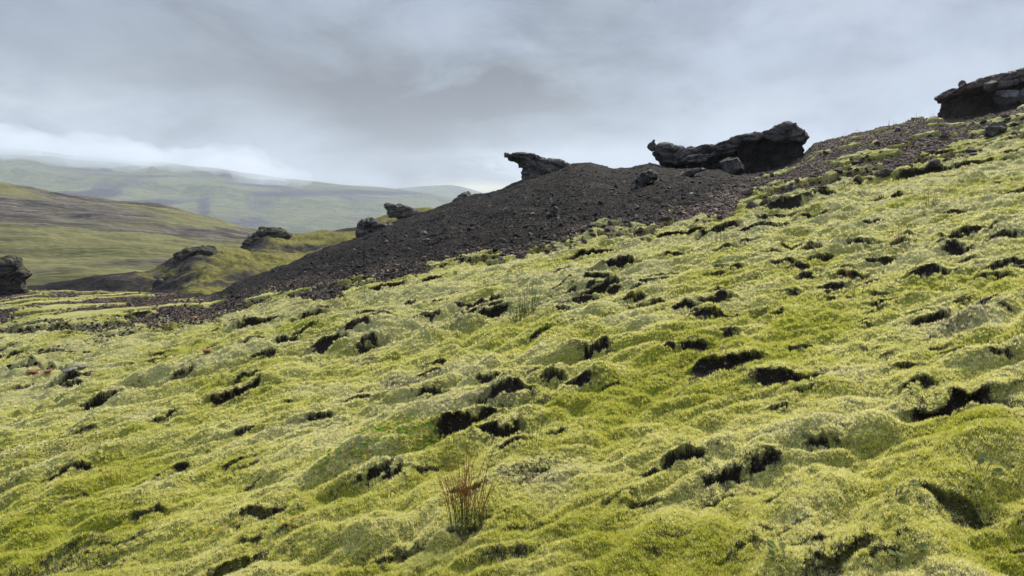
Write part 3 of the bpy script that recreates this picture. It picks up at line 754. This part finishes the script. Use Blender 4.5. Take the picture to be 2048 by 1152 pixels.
# rubble stones large enough to tell apart
protos = [stone_mesh(100 + k, 3, (1, 0.85, 0.55)) for k in range(8)]
pmats = [M_BROWN, M_BASALT, M_BROWN, M_BROWN]
pobj = []
for k in range(8): protos[k].materials.append(pmats[k % 4])
sr = random.Random(9)
cnt = 0
while cnt < 150:
    px = sr.uniform(1000, 2048); t_ = sr.random()
    up = np.interp(px, [1000, 1300, 1480, 1620, 1870, 2048], [500, 430, 365, 295, 245, 225]); lo_ = np.interp(px, [1000, 1300, 1600, 2048], [512, 465, 400, 285])
    x, y = hit(px, up + (lo_ - up) * t_); s = sr.uniform(0.05, 0.10) + 0.11 * sr.random() ** 4
    o = link('rubble_stone', protos[cnt % 8]); o.scale = (s, s * sr.uniform(.8, 1.1), s * sr.uniform(.7, 1.2)); o.location = (x, y, ground_z(x, y) + 0.15 * s)
    o.rotation_euler = (sr.uniform(-.4, .4), sr.uniform(-.4, .4), sr.uniform(0, 6.28))
    tag(o, 'small angular brown or dark stone among the rubble between the moss and the ridge', 'stone', 'loose stones in the rubble band')
    cnt += 1


# ------------------------------------------------------------------ stuff: moss shoots, gravel
def scatter(name, pts, rot, scl, idx, tint, protos_, mat, kind='stuff'):
    c = bpy.data.collections.new(name + '_pieces')
    for k, me in enumerate(protos_):
        if not me.materials: me.materials.append(mat)
        c.objects.link(bpy.data.objects.new('piece_%02d' % k, me))
    me = bpy.data.meshes.new(name); me.vertices.add(len(pts)); me.vertices.foreach_set('co', np.ascontiguousarray(pts, np.float32).ravel())
    attr(me, 'rot', rot, 'FLOAT_VECTOR'); attr(me, 'scl', scl); attr(me, 'idx', idx, 'INT'); attr(me, 'tint', tint)
    o = link(name, me); me.materials.append(mat)
    g = bpy.data.node_groups.new(name, 'GeometryNodeTree')
    g.interface.new_socket('Geometry', in_out='INPUT', socket_type='NodeSocketGeometry'); g.interface.new_socket('Geometry', in_out='OUTPUT', socket_type='NodeSocketGeometry')
    n = g.nodes; gi = n.new('NodeGroupInput'); go = n.new('NodeGroupOutput'); ip = n.new('GeometryNodeInstanceOnPoints'); ci = n.new('GeometryNodeCollectionInfo')
    ci.inputs['Collection'].default_value = c; ci.inputs['Separate Children'].default_value = True; ci.inputs['Reset Children'].default_value = True
    def na(nm, ty):
        q = n.new('GeometryNodeInputNamedAttribute'); q.data_type = ty; q.inputs['Name'].default_value = nm
        return [s for s in q.outputs if s.enabled and s.name == 'Attribute'][0]
    L = g.links; L.new(gi.outputs[0], ip.inputs['Points']); L.new(ci.outputs[0], ip.inputs['Instance']); ip.inputs['Pick Instance'].default_value = True
    L.new(na('idx', 'INT'), ip.inputs['Instance Index']); L.new(na('rot', 'FLOAT_VECTOR'), ip.inputs['Rotation']); L.new(na('scl', 'FLOAT'), ip.inputs['Scale'])
    L.new(ip.outputs[0], go.inputs[0])
    md = o.modifiers.new('scatter', 'NODES'); md.node_group = g
    o['kind'] = kind
    return o


def pick_cells(weight, count):
    """random places on the ground sheet, chosen with the given weight per grid cell"""
    w = weight.reshape(NR, NC)[:-1, :-1].ravel().astype(float); cs = np.cumsum(w); tot = cs[-1]
    k = np.searchsorted(cs, rng.random(count) * tot); k = np.minimum(k, len(w) - 1)
    i, j = k // (NC - 1), k % (NC - 1); a, b = rng.random(count)[:, None], rng.random(count)[:, None]
    G = np.stack([XF, YF, ZF], 1).reshape(NR, NC, 3)
    P = (G[i, j] * (1 - a) + G[i + 1, j] * a) * (1 - b) + (G[i, j + 1] * (1 - a) + G[i + 1, j + 1] * a) * b
    return P, i * NC + j


def tuft_mesh(seed, n=9):
    r = random.Random(seed); V = []; Fc = []
    for k in range(n):
        az = k / n * 6.283 + r.uniform(-.4, .4); ti = r.uniform(0.15, 1.0); L = r.uniform(0.7, 1.15); w = r.uniform(0.10, 0.16)
        d = Vector((math.cos(az) * math.sin(ti), math.sin(az) * math.sin(ti), math.cos(ti))); s = Vector((-math.sin(az), math.cos(az), 0)) * w
        o = Vector((r.uniform(-.3, .3), r.uniform(-.3, .3), -0.25)); i = len(V)
        V += [o - s, o + s, o + d * L]; Fc.append((i, i + 1, i + 2))
    return np_mesh('tuft', np.array([tuple(v) for v in V]), np.array(Fc), False)


M_SHOOT = tint_material('moss_shoots', [(0.0, (0.04, 0.034, 0.027)), (0.05, (0.11, 0.095, 0.07)), (0.10, (0.42, 0.39, 0.27)), (0.17, (0.80, 0.755, 0.42)), (0.42, (0.685, 0.65, 0.24)), (0.70, (0.525, 0.515, 0.10)), (1.0, (0.375, 0.395, 0.03))], 0.42)
r_ = R.ravel()
inview = (np.abs(T.ravel()) < math.radians(50))
cell = r_ ** 2                                      # plan area of a grid cell, up to a factor
dens = moss * (1 - 0.5 * soil) * inview * (r_ > 1.5) * (r_ < 24) * np.where((np.abs(T.ravel()) < math.radians(40)), 1.0, 14.0)
wgt = dens * np.where(r_ < 2.2, 4.0, 1.0) * np.clip(3.0 / r_, 0.12, 1.0)
NM = 620000
P, K = pick_cells(wgt, NM)
dist = np.hypot(P[:, 0], P[:, 1])
scl = (0.0095 + 0.0023 * dist) * rng.uniform(0.7, 1.3, NM) * np.where(vivid[K] > 0.6, 1.15, 1.0)
rot = np.stack([rng.normal(0, .22, NM), rng.normal(0, .22, NM), rng.uniform(0, 6.28, NM)], 1)
tint = np.clip(0.15 + vivid[K] * 0.62 + rng.normal(0, 0.15, NM), 0.09, 1)
tint = np.where(rng.random(NM) < 0.03, rng.uniform(0.04, 0.12, NM), tint)
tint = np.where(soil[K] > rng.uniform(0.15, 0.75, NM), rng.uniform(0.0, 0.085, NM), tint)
scatter('moss', P, rot, scl, rng.integers(0, 8, NM), tint, [tuft_mesh(k) for k in range(8)], M_SHOOT)

M_GRAVEL = tint_material('gravel', [(0.0, (0.008, 0.0072, 0.0068)), (0.3, (0.030, 0.026, 0.023)), (0.5, (0.075, 0.054, 0.042)), (0.8, (0.14, 0.105, 0.082)), (0.955, (0.16, 0.09, 0.055)), (1.0, (0.27, 0.25, 0.22))], 0, 0.8)
wgt = (1 - moss) * inview * (r_ > 3) * (~beyond) * (r_ < 60) * np.where((np.abs(T.ravel()) < math.radians(40)), 1.0, 0.0) * np.clip(20.0 / r_, 0.3, 1.0)
NG = 300000
P, K = pick_cells(wgt, NG)
dist = np.hypot(P[:, 0], P[:, 1])
scl = 0.012 + 0.045 * rng.random(NG) ** 3 + 0.0006 * dist; scl *= np.where(black[K] > 0.5, 0.44, 0.95); scl = np.where(rng.random(NG) < 0.006, rng.uniform(0.05, 0.13, NG), scl)
rot = np.stack([rng.normal(0, .5, NG), rng.normal(0, .5, NG), rng.uniform(0, 6.28, NG)], 1)
tb = np.where(rng.random(NG) < 0.04, rng.uniform(.5, 1, NG), np.clip(rng.uniform(0, 0.30, NG) + 0.45 * np.clip(fbm(P[:, 0] * 0.45, P[:, 1] * 0.14, 77, 4) + 0.02, 0, 1), 0, 1)); tr_ = rng.uniform(0.25, 1.0, NG)
scatter('gravel', P, rot, scl, rng.integers(0, 8, NG), np.where(rng.random(NG) < np.maximum(black[K], 0.65 * (PX[K] < 1000)), tb, tr_), [stone_mesh(200 + k, 2, (1, .8, .55), 0, 10) for k in range(8)], M_GRAVEL)


# ------------------------------------------------------------------ plants
def stalks(n, spread, height, lean, width, seed, z0=0.0, base=None, hfun=None):
    """thin bent stems as slim three-sided tubes"""
    r = random.Random(seed); V = []; Fc = []; tips = []
    for k in range(n):
        az = r.uniform(0, 6.283); rad = spread * math.sqrt(r.random()); h = height * r.uniform(0.55, 1.05)
        b = Vector((math.cos(az) * rad, math.sin(az) * rad * 0.6, z0)); ln = lean * (rad / max(spread, 1e-4)) + r.gauss(0, 0.09)
        if hfun: b.z += hfun(b.x, b.y)
        a2 = az + r.gauss(0, 0.8); dr = Vector((math.cos(a2), math.sin(a2) * 0.6, 0)); i = len(V); segs = 5
        for q in range(segs + 1):
            f = q / segs; c = b + Vector((0, 0, h * f)) + dr * (ln * h * f ** 1.6); w = width * (1 - 0.7 * f)
            for e in range(3): V.append(tuple(c + Vector((math.cos(e * 2.094), math.sin(e * 2.094), 0)) * w))
        for q in range(segs):
            for e in range(3):
                a = i + q * 3 + e; d = i + q * 3 + (e + 1) % 3; Fc.append((a, d, d + 3, a + 3))
        tips.append((b, h, dr, ln))
    return np.array(V), np.array(Fc), tips


M_RUSH = plain('rush_green', (0.07, 0.11, 0.02), (0.14, 0.17, 0.035), 40, 0.2)
M_RUSHBROWN = plain('rush_brown', (0.22, 0.08, 0.025), (0.32, 0.15, 0.055), 60, 0.2)


def rush(px, py, n, spread, height, lean, width, seed, label, brown=0.6, group='rush tufts growing in the moss'):
    x, y = hit(px, py); z = ground_z(x, y)
    root = bpy.data.objects.new('rush_tuft', None); COL.objects.link(root); root.location = (x, y, z); tag(root, label, 'plant', group)
    hf = lambda bx, by: ground_z(x + bx, y + by) - z
    V, Fc, tips = stalks(n, spread, height, lean, width, seed, -0.02, hfun=hf)
    link('stems', np_mesh('stems', V, Fc), M_RUSH, root)
    if brown:
        r = random.Random(seed + 1); V2 = []; F2 = []
        for (b, h, dr, ln) in tips:                       # dry brown tops and seed clusters
            if r.random() > brown: continue
            i = len(V2); f0 = r.uniform(0.32, 0.6); segs = 4
            for q in range(segs + 1):
                f = f0 + (1.18 - f0) * q / segs; c = b + Vector((0, 0, h * f)) + dr * (ln * h * f ** 1.6); w = width * 1.15 * (1.05 - 0.75 * q / segs)
                for e in range(3): V2.append(tuple(c + Vector((math.cos(e * 2.094), math.sin(e * 2.094), 0)) * w))
            for q in range(segs):
                for e in range(3):
                    a = i + q * 3 + e; d = i + q * 3 + (e + 1) % 3; F2.append((a, d, d + 3, a + 3))
            for q in range(r.randint(2, 5)):
                f = r.uniform(0.75, 1.1); c = b + Vector((0, 0, h * f)) + dr * (ln * h * f ** 1.6); L = width * r.uniform(3, 6); az = r.uniform(0, 6.28)
                d = Vector((math.cos(az) * .6, math.sin(az) * .6, .8)) * L; s = Vector((-math.sin(az), math.cos(az), 0)) * width * 0.9; i = len(V2)
                V2 += [tuple(c), tuple(c + d * .5 + s), tuple(c + d), tuple(c + d * .5 - s)]; F2.append((i, i + 1, i + 2, i + 3))
        link('seed_heads', np_mesh('seed_heads', np.array(V2), np.array(F2)), M_RUSHBROWN, root)
    return root


rush(930, 1040, 75, 0.082, 0.31, 0.36, 0.0018, 1, 'large tuft of green rush with russet brown tops in the near moss', 0.85)
rush(1045, 640, 48, 0.15, 0.42, 0.25, 0.0034, 2, 'slender green rush tuft on the moss in the middle of the slope', 0)
rush(1062, 895, 9, 0.06, 0.24, 0.4, 0.0018, 3, 'few thin green stems just behind the large russet tuft', 0.0)
rush(1865, 415, 14, 0.16, 0.30, 0.3, 0.0028, 4, 'dry brownish rush tuft near the upper moss edge, under the rubble', 0.5)
rush(1800, 490, 10, 0.16, 0.28, 0.4, 0.0026, 5, 'thin straggling brown rush tuft on the upper moss slope', 0.6)
rush(1712, 590, 8, 0.1, 0.24, 0.5, 0.0024, 6, 'sparse twiggy rush tuft in the right half of the moss', 0.4)
rush(1440, 490, 14, 0.2, 0.4, 0.3, 0.003, 7, 'faint thin green stems below the mossy arch at the rubble edge', 0)
rush(240, 970, 10, 0.1, 0.2, 0.6, 0.0016, 8, 'few straw coloured stalks among grey heath near the left edge', 0.9)
for k, (px, py) in enumerate([(1715, 262), (1690, 270), (1775, 250), (1790, 246), (1815, 240), (1835, 234), (1862, 236)]):
    x, y = hit(px, py + 8); V, Fc, tips = stalks(4, 0.12, 0.5, 0.25, 0.006, 60 + k)
    o = link('grass_stems', np_mesh('grass_stems', V, Fc), M_RUSHBROWN); o.location = (x, y, ground_z(x, y)); tag(o, 'thin dry grass stems against the sky on the crest left of the upper cliff', 'grass', 'grass stems on the crest')


def leaf(V, Fc, c, d, up, L, W):
    s = d.cross(up).normalized() * W; i = len(V); n = up * (L * 0.12)
    pts = [c, c + d * .25 * L + s * .8 - n * .3, c + d * .6 * L + s - n * .2, c + d * .9 * L + s * .5, c + d * L, c + d * .9 * L - s * .5, c + d * .6 * L - s - n * .2, c + d * .25 * L - s * .8 - n * .3, c + d * .55 * L - n]
    V += [tuple(p) for p in pts]
    for k in range(8): Fc.append((i + 8, i + k, i + (k + 1) % 8))


M_LEAF = plain('willow_leaf', (0.12, 0.15, 0.045), (0.18, 0.20, 0.07), 30, 0.25)
M_LEAFG = plain('herb_leaf', (0.10, 0.19, 0.02), (0.17, 0.25, 0.03), 30, 0.3)
M_LEAFY = plain('yellow_leaf', (0.5, 0.36, 0.03), (0.55, 0.22, 0.03), 30, 0.3)
M_HEATH = plain('heath', (0.085, 0.095, 0.04), (0.15, 0.135, 0.07), 30, 0.2)
M_TWIG = plain('twig', (0.09, 0.06, 0.035), (0.14, 0.10, 0.06), 40)


def leafy(name, px, py, n, spread, L, label, seed, mat, flat=0.5, cat='plant', group=None, yellow=0, rise=0.03, twigs=6, ratio=0.36):
    x, y = hit(px, py); z = ground_z(x, y); r = random.Random(seed)
    root = bpy.data.objects.new(name, None); COL.objects.link(root); root.location = (x, y, z); tag(root, label, cat, group)
    sets = {'leaves': ([], []), 'yellow_leaves': ([], [])}
    for k in range(n):
        az = r.uniform(0, 6.283); rad = spread * math.sqrt(r.random()); bx, by = math.cos(az) * rad, math.sin(az) * rad * 0.7
        c = Vector((bx, by, ground_z(x + bx, y + by) - z + r.uniform(0.2, 1) * rise))
        el = r.uniform(-0.2, 0.9) * (1 - flat) + 0.25; d = Vector((math.cos(az + r.uniform(-1, 1)) * math.cos(el), math.sin(az + r.uniform(-1, 1)) * math.cos(el), math.sin(el))).normalized()
        up = (Vector((r.gauss(0, .35), r.gauss(0, .35), 1)) - d * d.z).normalized(); l = L * r.uniform(.65, 1.2)
        v, f = sets['yellow_leaves' if r.random() < yellow else 'leaves']; leaf(v, f, c, d, up, l, l * ratio)
    for nm, (v, f) in sets.items():
        if v: link(nm, np_mesh(nm, np.array(v), np.array(f)), M_LEAFY if nm[0] == 'y' else mat, root)
    if twigs:
        V, Fc, _ = stalks(twigs, spread * 0.7, rise * 1.4, 0.9, L * 0.05 + 0.0008, seed + 3, -0.01, hfun=lambda bx, by: ground_z(x + bx, y + by) - z)
        link('twigs', np_mesh('twigs', V, Fc), M_TWIG, root)
    return root


WG = 'dwarf willows creeping in the moss'
leafy('dwarf_willow', 1962, 945, 7, 0.055, 0.040, 'dwarf willow with two upright leaves below the vivid green moss at the right', 1, M_LEAF, 0.2, group=WG, rise=0.045)
leafy('dwarf_willow', 1792, 995, 8, 0.06, 0.036, 'dwarf willow with grey-green leaves in a row, left of the big dark hollow', 2, M_LEAF, 0.5, group=WG, rise=0.04)
leafy('dwarf_willow', 1808, 1118, 8, 0.06, 0.032, 'dwarf willow with rounded leaves at the bottom edge of the picture', 3, M_LEAF, 0.7, group=WG, rise=0.03)
leafy('dwarf_willow', 1562, 1105, 6, 0.04, 0.04, 'tiny dwarf willow with few leaves in a hollow near the bottom', 4, M_LEAF, 0.5, group=WG, rise=0.02)
leafy('dwarf_willow', 12, 975, 12, 0.09, 0.05, 'dwarf willow with dark grey leaves cut by the left edge', 5, M_LEAF, 0.5, group=WG, rise=0.05)
leafy('herb_patch', 800, 885, 260, 0.30, 0.020, 'green patch of small round herb leaves with some yellow ones, left of the russet rush', 6, M_LEAFG, 0.6, yellow=0.08, rise=0.05, twigs=0, ratio=0.5)
leafy('herb_patch', 690, 925, 90, 0.18, 0.020, 'small green herb patch with orange leaves beyond a thin hollow', 7, M_LEAFG, 0.6, yellow=0.15, rise=0.04, twigs=0, ratio=0.5)
leafy('herb_patch', 575, 1045, 26, 0.09, 0.022, 'tiny herb patch with orange leaves near the bottom left', 8, M_LEAFG, 0.6, yellow=0.4, rise=0.03, twigs=0, ratio=0.5)
leafy('herb_patch', 440, 1060, 16, 0.07, 0.02, 'few orange-leaved herb sprigs beside a worn hollow at the bottom left', 9, M_LEAFG, 0.6, yellow=0.6, rise=0.03, twigs=0, ratio=0.5)
leafy('heath_mat', 110, 915, 900, 0.55, 0.018, 'wide grey-green heath mat near the left edge', 10, M_HEATH, 0.2, 'heath', rise=0.06, twigs=60, ratio=0.2)
leafy('heath_mat', 400, 755, 700, 0.75, 0.022, 'grey-green heath mat in front of the hollow in the left moss', 11, M_HEATH, 0.2, 'heath', rise=0.06, twigs=50, ratio=0.2)
leafy('heath_mat', 620, 650, 350, 0.5, 0.026, 'dark green heath mat above the paired hollows', 12, M_LEAFG, 0.2, 'heath', rise=0.07, twigs=30, ratio=0.2)
leafy('heath_mat', 700, 612, 350, 0.8, 0.03, 'thin heath mat along the gravel at the upper moss edge', 13, M_HEATH, 0.2, 'heath', rise=0.08, twigs=30, ratio=0.2)

# ------------------------------------------------------------------ haze
bm = bmesh.new(); bmesh.ops.create_cube(bm, size=1)
me = bpy.data.meshes.new('haze'); bm.to_mesh(me); bm.free()
hz = link('haze', me); hz.scale = (16000, 6100, 780); hz.location = (0, 2800, 40); hz['kind'] = 'stuff'
hm = bpy.data.materials.new('haze'); hm.use_nodes = True; t = hm.node_tree; t.nodes.clear(); N = NT(t)
o_ = N.n('ShaderNodeOutputMaterial'); pv = N.n('ShaderNodeVolumePrincipled'); pv.inputs['Color'].default_value = (0.78, 0.87, 1.0, 1); pv.inputs['Density'].default_value = 0.00013; pv.inputs['Anisotropy'].default_value = 0.0
N.L.new(pv.outputs[0], o_.inputs['Volume']); me.materials.append(hm)


# ------------------------------------------------------------------ low cloud wrapped round the mountain top
bm = bmesh.new(); cr = random.Random(12)
for k in range(46):
    px = cr.uniform(-700, 560); top = np.interp(px, [-700, 0, 250, 430, 640], [268, 300, 318, 334, 356])
    u, v = uv_of(px, top + cr.uniform(-22, 12)); D = cr.uniform(2650, 3300); r = cr.uniform(45, 120) * (1.2 if px < 120 else 0.8)
    mt = Matrix.Translation((u * D, D, v * D)) @ Matrix.Diagonal((r * 2.4, r * 1.3, r * 0.55, 1))
    bmesh.ops.create_icosphere(bm, subdivisions=3, radius=1, matrix=mt)
me = remesh(bm, 14.0); me.name = 'clouds'
n = len(me.vertices); P = np.empty(n * 3, np.float32); me.vertices.foreach_get('co', P); P = P.reshape(-1, 3).astype(float)
Nn = np.empty(n * 3, np.float32); me.vertices.foreach_get('normal', Nn); Nn = Nn.reshape(-1, 3)
P += Nn * (34 * pn3(P / 90.0, 3) + 24 * pn3(P / 40.0, 4))[:, None]
me.vertices.foreach_set('co', P.astype(np.float32).ravel()); me.update()
cm = bpy.data.materials.new('cloud'); cm.use_nodes = True; t = cm.node_tree; t.nodes.clear(); N = NT(t)
o_ = N.n('ShaderNodeOutputMaterial'); pv = N.n('ShaderNodeVolumePrincipled'); pv.inputs['Color'].default_value = (0.76, 0.82, 0.92, 1); pv.inputs['Density'].default_value = 0.0036; pv.inputs['Anisotropy'].default_value = 0.45
N.L.new(pv.outputs[0], o_.inputs['Volume'])
tag(link('clouds', me, cm), kind='stuff')
